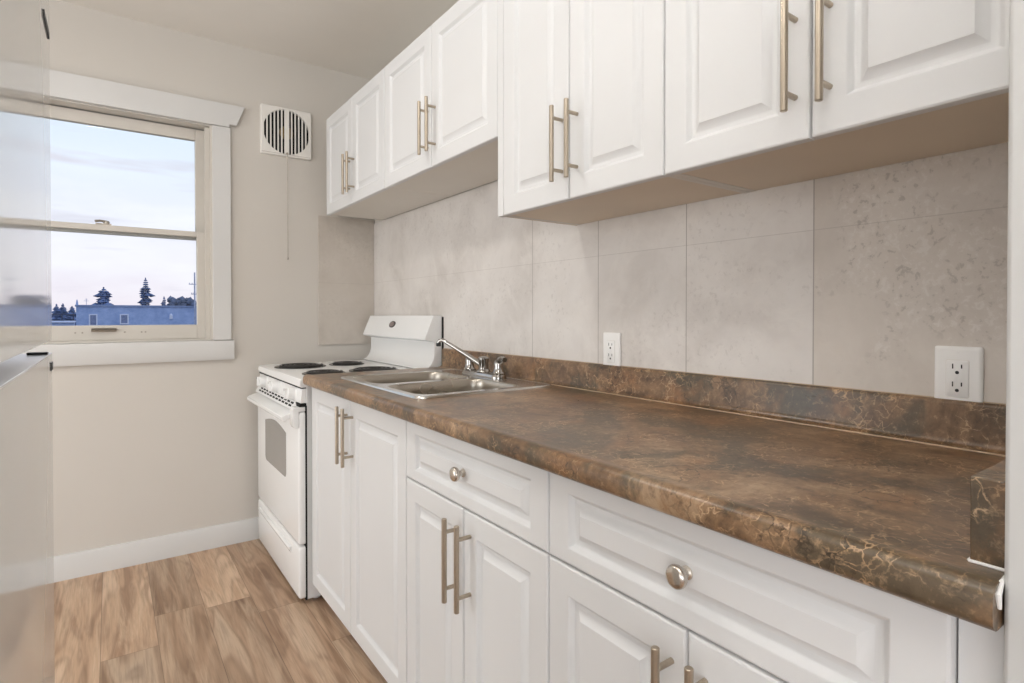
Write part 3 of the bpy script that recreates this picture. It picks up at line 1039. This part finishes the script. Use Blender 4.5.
mb.loft([[(p[0], y, p[1]) for p in rrect(fx, fz, hx - i, hz - i, 0.008 - i, 3)] for i, y in ((0, YB), (0, YB - 0.016), (0.001, YB - 0.020), (0.004, yf_))], False, False)
mb.loft([[(fx + fr * math.cos(2 * PI * i / NC), y, fz + fr * math.sin(2 * PI * i / NC)) for i in range(NC)] for y in (yf_, YB - 0.004)], False, False)
ho = mb.build('housing', 'fanwhite', ef, smooth=30)
m = MB()
m.lathe((fx, YB - 0.001, fz), (0, -1, 0), [(0, fr + 0.004), (0.003, fr + 0.004)], 40)
m.build('cavity', 'gap', ef, smooth=0)
m = MB()
m.lathe((fx, YB - 0.004, fz), (0, -1, 0), [(0, 0.035), (0.006, 0.034), (0.008, 0.026)], 28)
m.build('motor', 'brass', ef)
m = MB()
pitch = 0.0180
cw = 0.0125
def slat(xc, w):
    d = max(abs(xc - fx) - w / 2, 0.0)
    if d >= fr:
        return
    h = math.sqrt(fr * fr - d * d) + 0.002
    m.box(xc - w / 2, xc + w / 2, yf_ + 0.001, yf_ + 0.007, fz - h, fz + h)
slat(fx, 0.024)
for s in (-1, 1):
    for k in range(1, 7):
        slat(fx + s * (0.012 + 0.0090 + (k - 1) * pitch + 0.0039), 0.0066)
m.build('grille', 'fanwhite', ef, smooth=0)
MB().box(fx - hx + 0.003, fx + hx - 0.003, yf_ - 0.0006, yf_ + 0.002, fz - 0.1175, fz - 0.1160).build('lid_seam', 'chain', ho, smooth=0)
m = MB()
m.lathe((fx, yf_ - 0.004, fz - 0.1130), (0, -1, 0), [(-0.006, 0.006), (0.002, 0.006), (0.004, 0.003)], 12)
m.tube([(fx, yf_ - 0.006, fz - 0.1125), (fx, yf_ - 0.0065, 1.80), (fx + 0.001, yf_ - 0.006, 1.45)], 0.0021, 8)
m.lathe((fx + 0.001, yf_ - 0.006, 1.452), (0, 0, -1), [(0, 0.0025), (0.003, 0.0042), (0.012, 0.0042), (0.015, 0.002)], 10)
m.build('pull_chain', 'chain', ef)

# ------------------------------------------------------------------ refrigerator
rf = thing('refrigerator', (-0.45, 0.69, 0.0), 'glossy white top-freezer refrigerator seen edge-on at the left', 'refrigerator')
RY0, RY1, RX = 0.360, 1.0275, -0.067
MB().box(-0.80, -0.142, RY0 + 0.004, RY1 - 0.004, 0.03, 1.68).build('body', 'fridge_side', rf, bevel=0.006)
for xx in (-0.75, -0.2):
    for yy in (RY0 + 0.06, RY1 - 0.06):
        MB().lathe((xx, yy, 0.0), (0, 0, 1), [(0, 0.02), (0.032, 0.02)], 10).build('foot', 'dark', rf)
MB().box(-0.142, -0.134, RY0 + 0.012, RY1 - 0.012, 0.09, 1.67).build('gasket', 'fanwhite', rf, smooth=0)
d1 = MB().box(-0.134, RX, RY0, RY1, 1.1135, 1.685).build('freezer_door', 'fridge', rf, bevel=0.0007)
d2 = MB().box(-0.134, RX, RY0, RY1, 0.075, 1.0945).build('refrigerator_door', 'fridge', rf, bevel=0.0007)
MB().box(-0.134, RX, RY0, RY1, 1.0945, 1.0960).build('door_cap', 'fridge_cap', d2, bevel=0.0005)
MB().box(RX - 0.001, RX + 0.0016, 0.932, 1.006, 1.529, 1.5385).build('nameplate', 'dark', d1, bevel=0.0005)
m = MB()
m.box(-0.0905, -0.0690, 0.984, 1.000, 1.0960, 1.0988)
m.build('hinge', 'dark', d2)
MB().box(RX - 0.002, RX + 0.0012, 1.001, 1.0265, 1.0725, 1.0835).build('door_stop', 'dark', d2, smooth=0)
MB().box(-0.16, -0.142, RY0 + 0.02, RY1 - 0.02, 0.005, 0.075).build('base_grille', 'dark', rf, smooth=0)

# ------------------------------------------------------------------ outdoors
GZ = -5.0
o = MB().box(-120, 160, 8, 400, GZ - 0.3, GZ).build('ground', 'ground', kind='structure', smooth=0)
EYE = 1.1495


def at(u, v, Y):
    """World x and z of an image direction at depth Y (used only for placing the far scenery)."""
    a, bb = (u - 512) / 563.55, -(v - 320.7) / 563.55
    s, c, ps, pc = math.sin(0.6197), math.cos(0.6197), math.sin(0.0103), math.cos(0.0103)
    fwd = (s * pc + bb * s * ps, c * pc + bb * c * ps, -ps + bb * pc)
    d = (fwd[0] + a * c, fwd[1] - a * s, fwd[2])
    t = Y / d[1]
    return d[0] * t, EYE + d[2] * t


YBD = 100.0
bx0, bzt = at(76, 304.8, YBD)
bld = thing('building', (bx0 + 9, YBD + 5, GZ), 'low flat-roofed blue building seen through the lower window sash', 'building')
MB().box(bx0, bx0 + 19, YBD, YBD + 10, GZ, bzt - 0.25).build('wall', 'siding', bld, smooth=0)
MB().box(bx0 - 0.12, bx0 + 19.12, YBD - 0.15, YBD + 10.15, bzt - 0.25, bzt).build('roof_edge', 'roofedge', bld, smooth=0)
for ua, ub, va, vb in ((88.8, 97.6, 314.0, 326.0), (119.8, 128.8, 314.0, 324.2)):
    xa, z1 = at(ua, va, YBD)
    xb, z0 = at(ub, vb, YBD)
    m = MB()
    f = 0.16
    y0, y1 = YBD - 0.10, YBD + 0.05
    m.box(xa, xa + f, y0, y1, z0, z1)
    m.box(xb - f, xb, y0, y1, z0, z1)
    m.box(xa + f, xb - f, y0, y1, z1 - f, z1)
    m.box(xa + f, xb - f, y0, y1, z0, z0 + f)
    wf = m.build('window', 'wframe', bld, smooth=0)
    MB().box(xa + f * 0.9, xb - f * 0.9, YBD - 0.04, YBD + 0.02, z0 + f * 0.9, z1 - f * 0.9).build('pane', 'wpane', wf, smooth=0)
# small wall lamp-like fitting on the facade
xa, za = at(171, 316.5, YBD)
m = MB()
m.box(xa - 0.2, xa + 0.2, YBD - 0.25, YBD + 0.02, za - 0.35, za + 0.1)
m.lathe((xa, YBD - 0.12, za + 0.1), (0, 0, 1), [(0, 0.22), (0.2, 0.18), (0.35, 0.05)], 10)
m.build('wall_fitting', 'wframe', bld)

def conifer(u, vtop, Y, width, label, seed, mat='spruce', lean=0.0):
    rng = random.Random(seed)
    x, zt = at(u, vtop, Y)
    c = thing('conifer_tree', (x, Y, GZ), label, 'tree', 'evergreen trees beyond the building')
    H = zt - GZ
    MB().tube([(x, Y, GZ), (x + lean * 0.5, Y, GZ + H * 0.6), (x + lean, Y, zt - 0.3)], [0.022 * H, 0.014 * H, 0.01], 8).build('trunk', 'bark', c)
    m = MB()
    n = 26
    for i in range(n):
        t = i / (n - 1)
        z = GZ + H * (0.22 + 0.77 * t)
        R = width * min(1.02 - t, 0.42) ** 0.85 * rng.uniform(0.62, 1.15)
        k = 11
        a0 = rng.uniform(0, 6.28)
        for j in range(k):
            a = a0 + 2 * PI * j / k + rng.uniform(-0.15, 0.15)
            r = max(0.12, R * rng.uniform(0.45, 1.15))
            th = 0.30 * r + 0.12
            cx = x + lean * t
            tipp = Vector((cx + r * math.cos(a), Y + r * math.sin(a), z - 0.10 * r + rng.uniform(-0.1, 0.1)))
            side = Vector((-math.sin(a), math.cos(a), 0)) * (r * 0.30 + 0.05)
            mid = Vector((cx + 0.5 * r * math.cos(a), Y + 0.5 * r * math.sin(a), z))
            root_ = Vector((cx, Y, z + 0.25 * th))
            vts = [m.bm.verts.new(p) for p in (root_, mid + side, tipp, mid - side, mid + Vector((0, 0, th * 0.6)), mid - Vector((0, 0, th * 0.6)))]
            for f in ((0, 1, 4), (1, 2, 4), (2, 3, 4), (3, 0, 4), (1, 0, 5), (2, 1, 5), (3, 2, 5), (0, 3, 5)):
                m.bm.faces.new([vts[q] for q in f])
    m.lathe((x + lean, Y, zt - 0.05 * H), (0, 0, 1), [(0, 0.2), (0.05 * H, 0.02)], 6)
    m.build('foliage', mat, c, smooth=0)
    return c


def blobtree(u, vtop, Y, rx, rz, label, seed, mat='leaf'):
    rng = random.Random(seed)
    x, zt = at(u, vtop, Y)
    c = thing('broadleaf_tree', (x, Y, GZ), label, 'tree', 'bushy trees beyond the building')
    MB().tube([(x, Y, GZ), (x, Y, zt - rz)], [0.3, 0.15], 8).build('trunk', 'bark', c)
    m = MB()
    for i in range(150):
        a = rng.uniform(0, 6.28)
        rr = math.sqrt(rng.uniform(0, 1))
        h = rng.uniform(-0.9, 0.72)
        s = math.sqrt(max(0.05, 1 - h * h))
        p = Vector((x + rx * s * rr * math.cos(a), Y + rx * s * rr * math.sin(a), zt - rz + rz * h))
        r = rng.uniform(0.15, 0.24) * min(rx, rz)
        geo = bmesh.ops.create_icosphere(m.bm, subdivisions=1, radius=r, matrix=Matrix.Translation(p))
        for v in geo['verts']:
            v.co += Vector((rng.uniform(-1, 1), rng.uniform(-1, 1), rng.uniform(-1, 1))) * r * 0.28
    m.build('foliage', mat, c, smooth=0)
    return c


conifer(103.5, 287.0, 116, 5.4, 'forked spruce above the blue roof, left of centre in the window', 3)
conifer(145.5, 277.5, 130, 3.4, 'tallest spruce, rising above the middle of the blue roof', 5)
conifer(164.0, 296.5, 116, 2.6, 'small pointed conifer just right of the tallest spruce', 8)
blobtree(181.5, 295.0, 131, 3.0, 3.2, 'round bushy tree behind the right end of the blue roof', 11)
conifer(56.5, 304.0, 112, 2.8, 'leftmost of the three dark conifers behind the rail fence, beside the refrigerator edge', 21)
conifer(63.0, 303.5, 125, 3.2, 'middle one of the three dark conifers behind the rail fence', 22)
conifer(72.0, 306.0, 140, 4.2, 'dark conifer touching the left corner of the blue building', 23)
# utility pole at the right edge of the window
x, z = at(194.6, 272.5, 95)
pl = thing('utility_pole', (x, 95, GZ), 'weathered utility pole against the right window frame', 'pole')
MB().tube([(x, 95, GZ), (x, 95, z)], [0.13, 0.09], 10).build('post', 'pole', pl)
for zz, w in ((z - 1.75, 0.75), (z - 3.2, 0.45)):
    ca = MB().box(x - w, x + w * 0.7, 94.93, 95.07, zz - 0.05, zz + 0.05).build('crossarm', 'pole', pl, smooth=0)
    for q in (-w * 0.9, -w * 0.45, w * 0.5):
        MB().lathe((x + q, 95, zz + 0.05), (0, 0, 1), [(0, 0.04), (0.12, 0.05), (0.18, 0.02)], 8).build('insulator', 'pole', ca)
# roof antenna and vent pipe
x, z = at(86.3, 298.5, 104)
m = MB()
m.tube([(x, 104, bzt - 0.02), (x, 104, z)], 0.035, 6)
m.tube([(x - 0.30, 104, z - 0.35), (x + 0.30, 104, z - 0.35)], 0.03, 6)
m.tube([(x - 0.16, 104, z - 0.12), (x + 0.16, 104, z - 0.12)], 0.025, 6)
o = m.build('roof_antenna', 'pole', base=(x, 104, bzt))
tag(o, 'thin cross-shaped antenna standing on the blue roof', 'antenna')
x, z = at(77.0, 299.5, 101)
m = MB()
m.lathe((x, 101, bzt - 0.01), (0, 0, 1), [(0, 0.16), (0.35, 0.12), (z - bzt, 0.05)], 10)
o = m.build('roof_vent_pipe', 'siding', base=(x, 101, bzt))
tag(o, 'thin pointed pipe on the left corner of the blue roof', 'pipe')
# rail fence and low pale roof left of the building
xa, za = at(53.0, 314.6, 92)
xb, zb = at(74.5, 314.6, 92)
fn = thing('rail_fence', ((xa + xb) / 2, 92, GZ), 'dark rail fence in front of the far-left conifers', 'fence')
m = MB()
m.box(xa - 3, xb, 91.95, 92.05, za - 0.08, za + 0.08)
m.box(xa - 3, xb, 91.95, 92.05, za - 0.75, za - 0.68)
m.build('rail', 'fence', fn, smooth=0)
for q in range(5):
    xx = xa - 2.6 + q * (xb - xa + 2.5) / 4
    MB().box(xx - 0.07, xx + 0.07, 91.9, 92.1, GZ, za + 0.12).build('post', 'fence', fn, smooth=0)
xa, za = at(55.0, 321.8, 88)
xb, zb = at(75.0, 321.8, 88)
sh = thing('shed', ((xa + xb) / 2, 89, GZ), 'low shed with pale roof left of the blue building', 'shed')
MB().box(xa - 3.0, xb - 0.1, 88.1, 91, GZ, za - 0.12).build('wall', 'siding', sh, smooth=0)
m = MB()
m.prism([(87.9, za - 0.15), (87.9, za - 0.02), (91.2, za + 0.10), (91.2, za - 0.03)], 0, xa - 3.2, xb)
m.build('roof', 'lowroof', sh, smooth=0)
